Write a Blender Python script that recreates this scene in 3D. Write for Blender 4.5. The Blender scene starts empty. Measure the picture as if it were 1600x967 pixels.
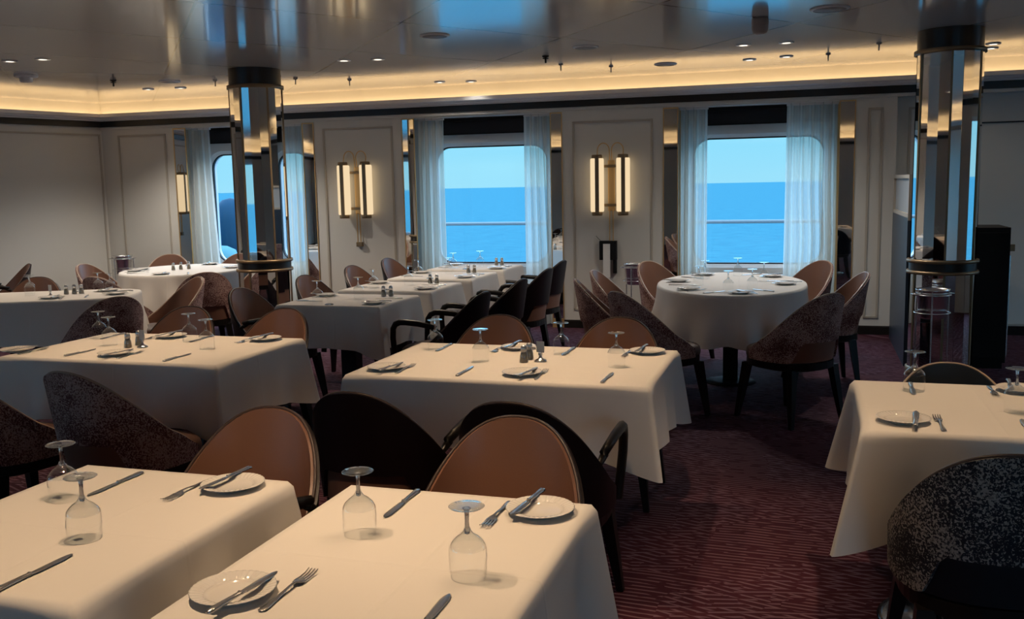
import bpy, math, random
from mathutils import Vector, Matrix
PI = math.pi
rnd = random.Random(7)
SC = bpy.context.scene
COL = SC.collection

# ---------------------------------------------------------------- materials
def new_mat(name):
    m = bpy.data.materials.new(name); m.use_nodes = True
    nt = m.node_tree; nt.nodes.clear()
    out = nt.nodes.new('ShaderNodeOutputMaterial')
    return m, nt, out

def pbr(name, col, rough=.5, metal=0., spec=.5, bump=None, coat=0., coat_r=.1, sheen=0., emit=None, es=0., trans=0., ior=1.45):
    m, nt, out = new_mat(name)
    b = nt.nodes.new('ShaderNodeBsdfPrincipled')
    nt.links.new(b.outputs[0], out.inputs[0])
    b.inputs['Base Color'].default_value = (*col, 1)
    b.inputs['Roughness'].default_value = rough
    b.inputs['Metallic'].default_value = metal
    b.inputs['Specular IOR Level'].default_value = spec
    b.inputs['Coat Weight'].default_value = coat
    b.inputs['Coat Roughness'].default_value = coat_r
    b.inputs['Sheen Weight'].default_value = sheen
    b.inputs['Transmission Weight'].default_value = trans
    b.inputs['IOR'].default_value = ior
    if emit:
        b.inputs['Emission Color'].default_value = (*emit, 1)
        b.inputs['Emission Strength'].default_value = es
    if bump:
        sc, st = bump
        tc = nt.nodes.new('ShaderNodeTexCoord'); n = nt.nodes.new('ShaderNodeTexNoise')
        n.inputs['Scale'].default_value = sc; n.inputs['Detail'].default_value = 3
        bp = nt.nodes.new('ShaderNodeBump'); bp.inputs['Strength'].default_value = st; bp.inputs['Distance'].default_value = .004
        nt.links.new(tc.outputs['Object'], n.inputs['Vector']); nt.links.new(n.outputs['Fac'], bp.inputs['Height'])
        nt.links.new(bp.outputs[0], b.inputs['Normal'])
    return m

def nodes(nt):
    def N(t, **kw):
        n = nt.nodes.new(t)
        for k, v in kw.items():
            if hasattr(n, k): setattr(n, k, v)
            else: n.inputs[k].default_value = v
        return n
    def L(a, b): nt.links.new(a, b)
    def M(op, a, b=None, c=None):
        n = nt.nodes.new('ShaderNodeMath'); n.operation = op
        for i, v in enumerate((a, b, c)):
            if v is None: continue
            if isinstance(v, (int, float)): n.inputs[i].default_value = v
            else: nt.links.new(v, n.inputs[i])
        return n.outputs[0]
    def mix(fac, a, b):
        n = nt.nodes.new('ShaderNodeMix'); n.data_type = 'RGBA'
        if isinstance(fac, (int, float)): n.inputs[0].default_value = fac
        else: nt.links.new(fac, n.inputs[0])
        for i, v in ((6, a), (7, b)):
            if isinstance(v, tuple): n.inputs[i].default_value = (*v, 1)
            else: nt.links.new(v, n.inputs[i])
        return n.outputs[2]
    return N, L, M, mix

def mat_carpet():
    m, nt, out = new_mat('woven_carpet'); N, L, M, mix = nodes(nt)
    b = N('ShaderNodeBsdfPrincipled', Roughness=.9); b.inputs['Specular IOR Level'].default_value = .15
    L(b.outputs[0], out.inputs[0])
    tc = N('ShaderNodeTexCoord')
    sep = N('ShaderNodeSeparateXYZ'); L(tc.outputs['Object'], sep.inputs[0])
    X, Y = sep.outputs[0], sep.outputs[1]
    nz = N('ShaderNodeTexNoise', Scale=1.3, Detail=2.); L(tc.outputs['Object'], nz.inputs['Vector'])
    n2 = N('ShaderNodeTexNoise', Scale=1., Detail=1.); mp2 = N('ShaderNodeMapping'); mp2.inputs['Scale'].default_value = (9, 34, 1)
    L(tc.outputs['Object'], mp2.inputs[0]); L(mp2.outputs[0], n2.inputs['Vector'])
    n3 = N('ShaderNodeTexNoise', Scale=2.1, Detail=1.); L(tc.outputs['Object'], n3.inputs['Vector'])
    # two families of fine threads crossing at shallow angles, interrupted in patches
    def stripes(ax, ay, freq, warp):
        v = M('ADD', M('ADD', M('MULTIPLY', X, ax), M('MULTIPLY', Y, ay)), M('MULTIPLY', nz.outputs['Fac'], warp))
        s = M('SINE', M('MULTIPLY', v, freq))
        return M('MULTIPLY', M('MAXIMUM', M('SUBTRACT', s, .25), 0.), 1.5)
    s1 = stripes(.06, 1., 210., .10)
    s2 = stripes(.36, .93, 170., .08)
    s3 = stripes(-.20, .98, 170., .10)
    k1 = M('GREATER_THAN', n2.outputs['Fac'], .5)
    cross = M('MAXIMUM', M('MULTIPLY', s2, k1), M('MULTIPLY', s3, M('SUBTRACT', 1., k1)))
    dash = M('MULTIPLY', s1, M('GREATER_THAN', n2.outputs['Fac'], .42))
    pick = M('GREATER_THAN', n3.outputs['Fac'], .47)
    thread = M('ADD', M('MULTIPLY', dash, M('SUBTRACT', 1., pick)), M('MULTIPLY', cross, pick))
    # ringed medallions in the weave
    v2 = N('ShaderNodeTexVoronoi', Scale=.42); L(tc.outputs['Object'], v2.inputs['Vector'])
    d = v2.outputs['Distance']
    ring = M('MAXIMUM', M('SUBTRACT', M('SINE', M('MULTIPLY', d, 75.)), .55), 0.)
    inring = M('LESS_THAN', d, .3)
    thread = M('ADD', M('MULTIPLY', thread, M('SUBTRACT', 1., inring)), M('MULTIPLY', M('MULTIPLY', ring, 1.6), inring))
    base = mix(nz.outputs['Fac'], (.023, .006, .015), (.066, .012, .021))
    col = mix(M('MINIMUM', M('MULTIPLY', thread, .8), 1.), base, mix(n3.outputs['Fac'], (.19, .10, .115), (.13, .085, .14)))
    L(col, b.inputs['Base Color'])
    bp = N('ShaderNodeBump', Strength=.25, Distance=.004); L(thread, bp.inputs['Height']); L(bp.outputs[0], b.inputs['Normal'])
    return m

def mat_speckle(name, base, base2, fleck, amount):
    m, nt, out = new_mat(name); N, L, M, mix = nodes(nt)
    b = N('ShaderNodeBsdfPrincipled', Roughness=.75); b.inputs['Specular IOR Level'].default_value = .25
    L(b.outputs[0], out.inputs[0]); tc = N('ShaderNodeTexCoord')
    n1 = N('ShaderNodeTexNoise', Scale=150., Detail=2., Roughness=.6); L(tc.outputs['Object'], n1.inputs['Vector'])
    n2 = N('ShaderNodeTexNoise', Scale=9., Detail=2.); L(tc.outputs['Object'], n2.inputs['Vector'])
    n3 = N('ShaderNodeTexNoise', Scale=95., Detail=3., Roughness=.7); L(tc.outputs['Object'], n3.inputs['Vector'])
    th = M('SUBTRACT', amount, M('MULTIPLY', M('SUBTRACT', n2.outputs['Fac'], .5), .35))
    f1 = M('GREATER_THAN', n1.outputs['Fac'], th)
    f2 = M('GREATER_THAN', n3.outputs['Fac'], M('ADD', th, .05))
    ground = mix(n2.outputs['Fac'], base, base2)
    c = mix(M('MULTIPLY', f1, .8), ground, fleck)
    c = mix(M('MULTIPLY', f2, .6), c, tuple(x * .75 for x in fleck))
    L(c, b.inputs['Base Color'])
    return m

def mat_cloth():
    m, nt, out = new_mat('white_linen'); N, L, M, mix = nodes(nt)
    b = N('ShaderNodeBsdfPrincipled', Roughness=.8); b.inputs['Specular IOR Level'].default_value = .2
    b.inputs['Base Color'].default_value = (.80, .77, .73, 1); b.inputs['Sheen Weight'].default_value = .1
    L(b.outputs[0], out.inputs[0]); tc = N('ShaderNodeTexCoord')
    sep = N('ShaderNodeSeparateXYZ'); L(tc.outputs['Object'], sep.inputs[0])
    def crease(o, off):
        return M('MAXIMUM', M('SUBTRACT', 1., M('DIVIDE', M('ABSOLUTE', M('SUBTRACT', o, off)), .008)), 0.)
    h = M('ADD', crease(sep.outputs[0], .06), crease(sep.outputs[1], -.05))
    n = N('ShaderNodeTexNoise', Scale=5., Detail=2.); L(tc.outputs['Object'], n.inputs['Vector'])
    h = M('ADD', M('MULTIPLY', h, .25), n.outputs['Fac'])
    bp = N('ShaderNodeBump', Strength=.35, Distance=.012); L(h, bp.inputs['Height']); L(bp.outputs[0], b.inputs['Normal'])
    return m

def mat_thin_glass(name, tint=(.97, .98, .98), refl=1.0, base=.03):
    m, nt, out = new_mat(name); N, L, M, mix = nodes(nt)
    t = N('ShaderNodeBsdfTransparent'); t.inputs[0].default_value = (*tint, 1)
    g = N('ShaderNodeBsdfGlossy', Roughness=.02); g.inputs[0].default_value = (1, 1, 1, 1)
    lw = N('ShaderNodeLayerWeight', Blend=.5)
    f = M('MINIMUM', M('ADD', M('MULTIPLY', M('POWER', lw.outputs['Facing'], 4.), refl * .75), base), 1.)
    mx = N('ShaderNodeMixShader'); L(f, mx.inputs[0]); L(t.outputs[0], mx.inputs[1]); L(g.outputs[0], mx.inputs[2])
    L(mx.outputs[0], out.inputs[0])
    return m

def mat_sheer():
    m, nt, out = new_mat('sheer_voile'); N, L, M, mix = nodes(nt)
    t = N('ShaderNodeBsdfTransparent'); t.inputs[0].default_value = (.95, .97, .95, 1)
    d = N('ShaderNodeBsdfDiffuse'); d.inputs[0].default_value = (.88, .86, .78, 1)
    tr = N('ShaderNodeBsdfTranslucent'); tr.inputs[0].default_value = (.95, .93, .85, 1)
    a = N('ShaderNodeMixShader'); a.inputs[0].default_value = .52; L(d.outputs[0], a.inputs[1]); L(tr.outputs[0], a.inputs[2])
    lw = N('ShaderNodeLayerWeight', Blend=.4)
    f = M('ADD', M('MULTIPLY', lw.outputs['Facing'], .35), .60)
    x = N('ShaderNodeMixShader'); L(f, x.inputs[0]); L(t.outputs[0], x.inputs[1]); L(a.outputs[0], x.inputs[2])
    L(x.outputs[0], out.inputs[0])
    return m

def mat_ceiling():
    m, nt, out = new_mat('satin_ceiling_panels'); N, L, M, mix = nodes(nt)
    b = N('ShaderNodeBsdfPrincipled', Roughness=.16); b.inputs['Specular IOR Level'].default_value = .8; b.inputs['Coat Weight'].default_value = .75; b.inputs['Coat Roughness'].default_value = .09; b.inputs['Coat IOR'].default_value = 1.9
    L(b.outputs[0], out.inputs[0]); tc = N('ShaderNodeTexCoord')
    sep = N('ShaderNodeSeparateXYZ'); L(tc.outputs['Object'], sep.inputs[0])
    def line(ax, ay, sp, off):
        v = M('FRACT', M('ADD', M('DIVIDE', M('ADD', M('MULTIPLY', sep.outputs[0], ax), M('MULTIPLY', sep.outputs[1], ay)), sp), off + 100.))
        return M('LESS_THAN', M('ABSOLUTE', M('SUBTRACT', v, .5)), .006)
    s = M('MAXIMUM', line(.81, -.59, 1.34, .70), line(.77, .64, 1.32, .11))
    L(mix(M('MULTIPLY', s, .85), (.84, .81, .78), (.12, .11, .10)), b.inputs['Base Color'])
    n = N('ShaderNodeTexNoise', Scale=.8, Detail=1.); L(tc.outputs['Object'], n.inputs['Vector'])
    bp = N('ShaderNodeBump', Strength=.02, Distance=.02); L(n.outputs['Fac'], bp.inputs['Height']); L(bp.outputs[0], b.inputs['Normal'])
    return m

def mat_sea():
    m, nt, out = new_mat('open_sea'); N, L, M, mix = nodes(nt)
    b = N('ShaderNodeBsdfDiffuse')
    L(b.outputs[0], out.inputs[0]); tc = N('ShaderNodeTexCoord')
    mp = N('ShaderNodeMapping'); mp.inputs['Scale'].default_value = (.035, .10, 1); L(tc.outputs['Object'], mp.inputs[0])
    n = N('ShaderNodeTexNoise', Scale=5., Detail=5., Roughness=.6); L(mp.outputs[0], n.inputs['Vector'])
    L(mix(n.outputs['Fac'], (.020, .075, .118), (.052, .187, .222)), b.inputs['Color'])
    bp = N('ShaderNodeBump', Strength=.3, Distance=.5); L(n.outputs['Fac'], bp.inputs['Height']); L(bp.outputs[0], b.inputs['Normal'])
    return m

def mat_emit(name, col, st):
    m, nt, out = new_mat(name); e = nt.nodes.new('ShaderNodeEmission')
    e.inputs[0].default_value = (*col, 1); e.inputs[1].default_value = st
    nt.links.new(e.outputs[0], out.inputs[0]); return m

def mat_cast_glass():
    m, nt, out = new_mat('cast_glass'); N, L, M, mix = nodes(nt)
    t = N('ShaderNodeBsdfTransparent'); t.inputs[0].default_value = (.97, .98, .98, 1)
    g = N('ShaderNodeBsdfGlass', Roughness=.0, IOR=1.46)
    x = N('ShaderNodeMixShader'); x.inputs[0].default_value = .78; L(t.outputs[0], x.inputs[1]); L(g.outputs[0], x.inputs[2]); L(x.outputs[0], out.inputs[0])
    return m

MT = dict(
    carpet=mat_carpet(), ceiling=mat_ceiling(), sea=mat_sea(), cloth=mat_cloth(), sheer=mat_sheer(),
    wall=pbr('cream_wall_panel', (.66, .63, .57), .36, spec=.6),
    trim=pbr('cream_moulding', (.46, .41, .34), .5),
    cornice=pbr('pale_grey_cornice', (.72, .70, .70), .45),
    dark=pbr('dark_brown_band', (.012, .009, .008), .35),
    base=pbr('dark_baseboard', (.012, .009, .008), .7, spec=.15),
    white=pbr('white_window_surround', (.74, .78, .80), .4),
    gasket=pbr('black_rubber', (.01, .01, .012), .5),
    pane=mat_thin_glass('window_glass', (.97, .985, .99), .5, .015),
    glass=mat_thin_glass('clear_glass', (.985, .99, .99), .8, .012), glass_thick=mat_thin_glass('thick_clear_glass', (.92, .94, .94), 1.25, .15),
    solid_glass=mat_cast_glass(),
    dark_metal=pbr('dark_cast_metal', (.07, .07, .075), .22, 1.),
    mirror=pbr('mirror', (.80, .79, .77), .02, 1.),
    bronze=pbr('antique_bronze', (.27, .19, .11), .42, .7),
    brass=pbr('warm_brass', (.72, .46, .20), .42, .75),
    steel=pbr('polished_steel', (.80, .79, .78), .24, 1.),
    leather=pbr('tan_leather', (.205, .102, .068), .36, spec=.5, bump=(180, .08)),
    leather_dark=pbr('dark_oxblood_leather', (.010, .0045, .0055), .42, spec=.3, bump=(180, .06)),
    leather_navy=pbr('navy_leather', (.012, .016, .022), .4, spec=.3, bump=(180, .06)),
    seat_brown=pbr('dark_tan_leather', (.095, .050, .036), .42, spec=.4, bump=(180, .08)),
    piping=pbr('pale_piping', (.40, .30, .23), .4),
    piping_dark=pbr('dark_piping', (.06, .04, .035), .4),
    wood=pbr('ebonised_wood', (.010, .0075, .0065), .36, spec=.3),
    speckle=mat_speckle('speckled_burgundy_fabric', (.085, .032, .030), (.17, .065, .060), (.58, .40, .36), .51),
    speckle_navy=mat_speckle('speckled_navy_fabric', (.014, .015, .024), (.034, .034, .042), (.46, .42, .39), .54),
    salt=pbr('salt_and_spice', (.34, .27, .19), .6),
    china=pbr('white_china', (.80, .78, .75), .10, spec=.5, coat=.3),
    blind=pbr('black_blind', (.010, .010, .014), .7),
    black=pbr('matt_black', (.008, .008, .009), .6, spec=.25),
    navy=pbr('blue_grey_lacquer', (.022, .040, .066), .34),
    frost=pbr('frosted_panel', (.42, .46, .50), .35),
    paper=pbr('white_paper', (.75, .73, .70), .7),
    plastic=pbr('grey_plastic', (.34, .29, .27), .4),
    disc=pbr('grey_grille', (.30, .28, .27), .6),
    tube=mat_emit('opal_tube', (1.0, .76, .46), .92),
    led=mat_emit('cove_led', (1.0, .68, .34), 5.2),
    lens=mat_emit('downlight_lens', (1.0, .86, .66), 6.0),
    hull=pbr('blue_painted_steel', (.007, .040, .075), .6, spec=.1),
    hull_pale=pbr('pale_painted_drum', (.10, .24, .27), .6, spec=.1),
    rail=pbr('painted_rail', (.20, .24, .26), .5, spec=.1),
)

# ---------------------------------------------------------------- mesh builder
class MB:
    def __init__(s): s.v = []; s.f = []; s.s = []
    def add(s, vs, fs, smooth=True):
        b = len(s.v); s.v += [tuple(p) for p in vs]; s.f += [tuple(b + i for i in f) for f in fs]; s.s += [smooth] * len(fs); return s
    def box(s, x0, x1, y0, y1, z0, z1, bev=0.):
        if bev <= 0:
            vs = [(x, y, z) for z in (z0, z1) for y in (y0, y1) for x in (x0, x1)]
            return s.add(vs, [(0, 2, 3, 1), (4, 5, 7, 6), (0, 1, 5, 4), (2, 6, 7, 3), (0, 4, 6, 2), (1, 3, 7, 5)], False)
        import bmesh
        bm = bmesh.new(); bmesh.ops.create_cube(bm, size=1)
        for v in bm.verts: v.co = ((x0 + x1) / 2 + v.co.x * (x1 - x0), (y0 + y1) / 2 + v.co.y * (y1 - y0), (z0 + z1) / 2 + v.co.z * (z1 - z0))
        bmesh.ops.bevel(bm, geom=bm.edges[:], offset=bev, segments=2, affect='EDGES', profile=.7)
        bm.verts.index_update()
        s.add([v.co[:] for v in bm.verts], [[v.index for v in f.verts] for f in bm.faces], False); bm.free(); return s
    def grid(s, rows, close=False, smooth=True, flip=False):
        n = len(rows[0]); vs = [p for r in rows for p in r]; fs = []
        for i in range(len(rows) - 1):
            for j in range(n if close else n - 1):
                k = (j + 1) % n; q = (i * n + j, i * n + k, (i + 1) * n + k, (i + 1) * n + j)
                fs.append(q[::-1] if flip else q)
        return s.add(vs, fs, smooth)
    def lathe(s, prof, n=24, c=(0, 0), rot=0., smooth=True):
        rows = [[(c[0] + r * math.cos(rot + 2 * PI * j / n), c[1] + r * math.sin(rot + 2 * PI * j / n), z) for j in range(n)] for r, z in prof]
        return s.grid(rows, True, smooth)
    def tube(s, path, r, n=8, cap=True, flat=1., close=False):
        path = [Vector(p) for p in path]; rows = []; m = len(path)
        prev = None
        for i, p in enumerate(path):
            a = path[(i - 1) % m] if (i > 0 or close) else p
            b = path[(i + 1) % m] if (i < m - 1 or close) else p
            t = (b - a).normalized()
            if prev is None:
                up = Vector((0, 0, 1)) if abs(t.z) < .9 else Vector((1, 0, 0)); u = t.cross(up).normalized()
            else:
                u = (prev - t * prev.dot(t)).normalized()
            prev = u; w = t.cross(u)
            rr = r[i] if isinstance(r, (list, tuple)) else r
            rows.append([p + u * (rr * math.cos(2 * PI * j / n)) + w * (rr * flat * math.sin(2 * PI * j / n)) for j in range(n)])
        if close: rows.append(rows[0])
        s.grid(rows, True)
        if cap and not close:
            s.add(rows[0], [tuple(range(n))[::-1]], False); s.add(rows[-1], [tuple(range(n))], False)
        return s
    def prism(s, poly, z0, z1, smooth=False):
        n = len(poly); vs = [(x, y, z0) for x, y in poly] + [(x, y, z1) for x, y in poly]
        s.add(vs, [tuple(range(n))[::-1], tuple(range(n, 2 * n))], False)
        return s.add(vs, [(i, (i + 1) % n, n + (i + 1) % n, n + i) for i in range(n)], smooth)
    def xf(s, fn): s.v = [tuple(fn(*p)) for p in s.v]; return s
    def mesh(s, name, mat):
        me = bpy.data.meshes.new(name); me.from_pydata(s.v, [], s.f); me.polygons.foreach_set('use_smooth', s.s)
        me.materials.append(mat); me.validate(); me.update(); return me

CACHE = {}
def put(name, mb, mat, parent=None, key=None, loc=(0, 0, 0), rz=0., label=None, rx=0.):
    """Link one mesh object; meshes are shared between copies that give the same key."""
    if key is not None and key in CACHE: me = CACHE[key]
    else:
        me = (mb() if callable(mb) else mb).mesh(name, MT[mat])
        if key is not None: CACHE[key] = me
    o = bpy.data.objects.new(name, me); COL.objects.link(o)
    if parent: o.parent = parent
    o.location = loc; o.rotation_euler = (rx, 0, rz)
    if label: o['label'] = label
    return o
def tag(o, label, cat, group=None):
    o['label'] = label; o['category'] = cat
    if group: o['group'] = group
    return o
def thing(name, label, cat, loc=(0, 0, 0), rz=0., group=None, rx=0.):
    o = bpy.data.objects.new(name, None); COL.objects.link(o); o.location = loc; o.rotation_euler = (rx, 0, rz); o.empty_display_size = .1
    return tag(o, label, cat, group)
def struct(name, mb, mat, parent=None):
    o = put(name, mb, mat, parent)
    if parent is None: o['kind'] = 'structure'
    return o

# ---------------------------------------------------------------- room frame
HC = 2.60
PH = math.radians(1.0); A0 = (-8.3, 9.75)
WD = (math.cos(PH), math.sin(PH)); WN = (math.sin(PH), -math.cos(PH))
def W(u, n, z):           # along the window wall, out into the room, up
    return (A0[0] + u * WD[0] + n * WN[0], A0[1] + u * WD[1] + n * WN[1], z)
TH = math.radians(17.); C0 = W(.10, 0, 0)
LD = (-math.sin(TH), -math.cos(TH)); LN = (math.cos(TH), -math.sin(TH))
def LW(v, n, z): return (C0[0] + v * LD[0] + n * LN[0], C0[1] + v * LD[1] + n * LN[1], z)
U_END = 13.6; V_END = 14.4
XR = W(U_END, 0, 0)[0]; YB = -4.0

struct('floor', MB().box(-13.2, XR + .2, YB - .2, 10.3, -.12, 0), 'carpet')
struct('ceiling', MB().box(-13.2, XR + .2, YB - .2, 10.2, HC, HC + .1), 'ceiling')

OPEN = [(1.10, 2.94), (4.007, 5.814), (6.865, 8.71)]
HEAD = 2.27
def wall_front():
    m = MB()
    edges = [-.2, 1.10, 2.94, 4.007, 5.814, 6.865, 8.71, 9.081]
    for i in range(0, 8, 2): m.box(edges[i], edges[i + 1], -.45, 0, 0, HC)
    for a, b in OPEN: m.box(a, b, -.45, 0, HEAD, HC)
    m.box(9.081, U_END + .2, -.45, -.16, 0, HC)
    m.box(9.081, U_END + .2, -.45, 0, 2.29, HC)
    return m.xf(W)
struct('wall_front', wall_front(), 'wall')
m = MB(); m.box(-.1, 9.6, -.2, 0, 0, HC); m.box(12.8, V_END, -.2, 0, 0, HC); m.box(9.6, 12.8, -.2, 0, 0, .4); m.box(9.6, 12.8, -.2, 0, 2.2, HC)
struct('wall_left', m.xf(LW), 'wall')
wd = bpy.data.objects.new('window_12', None); COL.objects.link(wd); wd['kind'] = 'structure'
m = MB()
for q in ((9.6, 9.65, .4, 2.2), (12.75, 12.8, .4, 2.2), (9.6, 12.8, .4, .45), (9.6, 12.8, 2.15, 2.2)): m.box(q[0], q[1], -.12, -.04, q[2], q[3])
put('window_frame', m.xf(LW), 'white', wd); put('window_pane', MB().box(9.64, 12.76, -.084, -.08, .44, 2.16).xf(LW), 'pane', wd)
RW = [(7.6, 9.2)]  # unseen window added to throw cool daylight across to the left wall
m = MB(); e = [YB] + [y for w in RW for y in w] + [10.2]
for i in range(0, len(e), 2): m.box(XR, XR + .2, e[i], e[i + 1], 0, HC)
for a, b in RW: m.box(XR, XR + .2, a, b, 0, .46); m.box(XR, XR + .2, a, b, 2.18, HC)
struct('wall_right', m, 'wall')
for i, (a, b) in enumerate(RW):
    wd = bpy.data.objects.new('window_%d' % (i + 8), None); COL.objects.link(wd); wd['kind'] = 'structure'
    m = MB()
    for q in ((a, a + .05, .46, 2.18), (b - .05, b, .46, 2.18), (a, b, .46, .51), (a, b, 2.13, 2.18)): m.box(XR + .04, XR + .12, q[0], q[1], q[2], q[3])
    put('window_frame', m, 'white', wd); put('window_pane', MB().box(XR + .08, XR + .084, a + .04, b - .04, .50, 2.14), 'pane', wd)
BW = [(-10.9, -8.5), (-8.2, -6.9), (2.2, 5.0)]  # first one shows in a mirror strip; the others are added for fill daylight
m = MB(); e = [-13.2] + [x for w in BW for x in w] + [XR]
for i in range(0, len(e), 2): m.box(e[i], e[i + 1], YB - .2, YB, 0, HC)
for a, b in BW: m.box(a, b, YB - .2, YB, 0, .30); m.box(a, b, YB - .2, YB, 2.25, HC)
struct('wall_back', m, 'wall')
for i, (a, b) in enumerate(BW):
    wd = bpy.data.objects.new('window_%d' % (i + 4), None); COL.objects.link(wd); wd['kind'] = 'structure'
    m = MB()
    for q in ((a, a + .05, .30, 2.25), (b - .05, b, .30, 2.25), (a, b, .30, .35), (a, b, 2.2, 2.25)): m.box(q[0], q[1], YB - .12, YB - .04, q[2], q[3])
    put('window_frame', m, 'white', wd); put('window_pane', MB().box(a + .04, b - .04, YB - .084, YB - .08, .34, 2.21), 'pane', wd)

# frieze band, cornice and cove light along the window wall and the left wall
def run(prof, fn, a, b, step=0.):
    m = MB(); n = len(prof)
    vs = [fn(a, p, z) for p, z in prof] + [fn(b, p, z) for p, z in prof]
    m.add(vs, [(i, (i + 1) % n, n + (i + 1) % n, n + i) for i in range(n)], False)
    m.add(vs, [tuple(range(n))[::-1], tuple(range(n, 2 * n))], False); return m
BAND = [(0, 2.315), (.035, 2.315), (.035, 2.385), (0, 2.385)]
CORN = [(0, 2.384), (.075, 2.384), (.075, 2.398), (.10, 2.405), (.105, 2.418), (.15, 2.425), (.155, 2.463), (.13, 2.463), (.13, 2.44), (0, 2.44)]
HEADT = [(0, 2.285), (.02, 2.285), (.02, 2.315), (0, 2.315)]
LEDP = [(.02, 2.441), (.09, 2.441), (.09, 2.447), (.02, 2.447)]
for nm, pr, mt in (('trim_1', BAND, 'dark'), ('trim_2', CORN, 'cornice'), ('trim_3', HEADT, 'wall')):
    struct(nm, run(pr, W, .05, U_END), mt)
for nm, pr, mt in (('trim_4', BAND, 'dark'), ('trim_5', CORN, 'cornice')):
    struct(nm, run(pr, LW, 0, V_END), mt)
tag(put('cove_light_strip', run(LEDP, W, .13, U_END - .3), 'led'), 'warm light strip hidden on the cornice above the windows', 'light strip', 'cove light strips')
tag(put('cove_light_strip', run(LEDP, LW, .03, V_END - .3), 'led'), 'warm light strip hidden on the cornice of the windowless side wall', 'light strip', 'cove light strips')
def BK(v, n, z): return (v, YB + n, z)
def RT(v, n, z): return (XR - n, v, z)
for nm, pr, fn, a, b, mt in (('trim_30', BAND, BK, -13.2, XR, 'dark'), ('trim_31', CORN, BK, -13.2, XR, 'cornice'), ('trim_32', BAND, RT, YB, 10, 'dark'), ('trim_33', CORN, RT, YB, 10, 'cornice')):
    struct(nm, run(pr, fn, a, b), mt)
tag(put('cove_light_strip', run(LEDP, BK, -12.9, XR - .25), 'led'), 'warm light strip on the cornice behind the camera', 'light strip', 'cove light strips')
tag(put('cove_light_strip', run(LEDP, RT, YB + .25, 9.7), 'led'), 'warm light strip on the cornice of the wall beyond the right edge', 'light strip', 'cove light strips')
BASE = [(0, 0), (.022, 0), (.022, .075), (0, .085)]
k = 0
for a, b in ((.1, 1.1), (2.94, 4.007), (5.814, 6.865), (8.71, 9.081)):
    k += 1; struct('baseboard_front' if k == 1 else 'baseboard_front.%03d' % (k - 1), run(BASE, W, a, b), 'base')
struct('baseboard_left', run(BASE, LW, 0, V_END), 'base')
struct('baseboard_right', run([(p - .16, z) for p, z in BASE], W, 9.09, U_END), 'base')

def moulding(fn, a, b, z0, z1, off=0.):
    w = .022; t = .012; m = MB()
    m.box(a, b, off, off + t, z1 - w, z1, .003); m.box(a, b, off, off + t, z0, z0 + w, .003)
    m.box(a, a + w, off, off + t, z0, z1, .003); m.box(b - w, b, off, off + t, z0, z1, .003)
    return m.xf(fn)
tn = 5
for fn, a, b, z0, z1, off in ((W, .328, .994, .19, 2.215, 0), (W, 3.052, 3.899, .19, 2.198, 0), (W, 5.923, 6.761, .19, 2.168, 0), (W, 8.821, 8.959, .16, 2.19, 0),
                              (W, 9.20, 9.62, .16, 2.19, -.16), (LW, .03, 1.6, .19, 2.236, 0), (LW, 1.85, 3.65, .19, 2.236, 0), (LW, 3.9, 5.6, .19, 2.236, 0)):
    tn += 1; struct('trim_%d' % tn, moulding(fn, a, b, z0, z1, off), 'trim')
struct('trim_15', MB().box(9.66, U_END, -.16, -.148, 2.012, 2.026).xf(W), 'dark')
struct('trim_16', MB().box(9.66, U_END, -.16, -.14, .09, .108).xf(W), 'trim')

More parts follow.
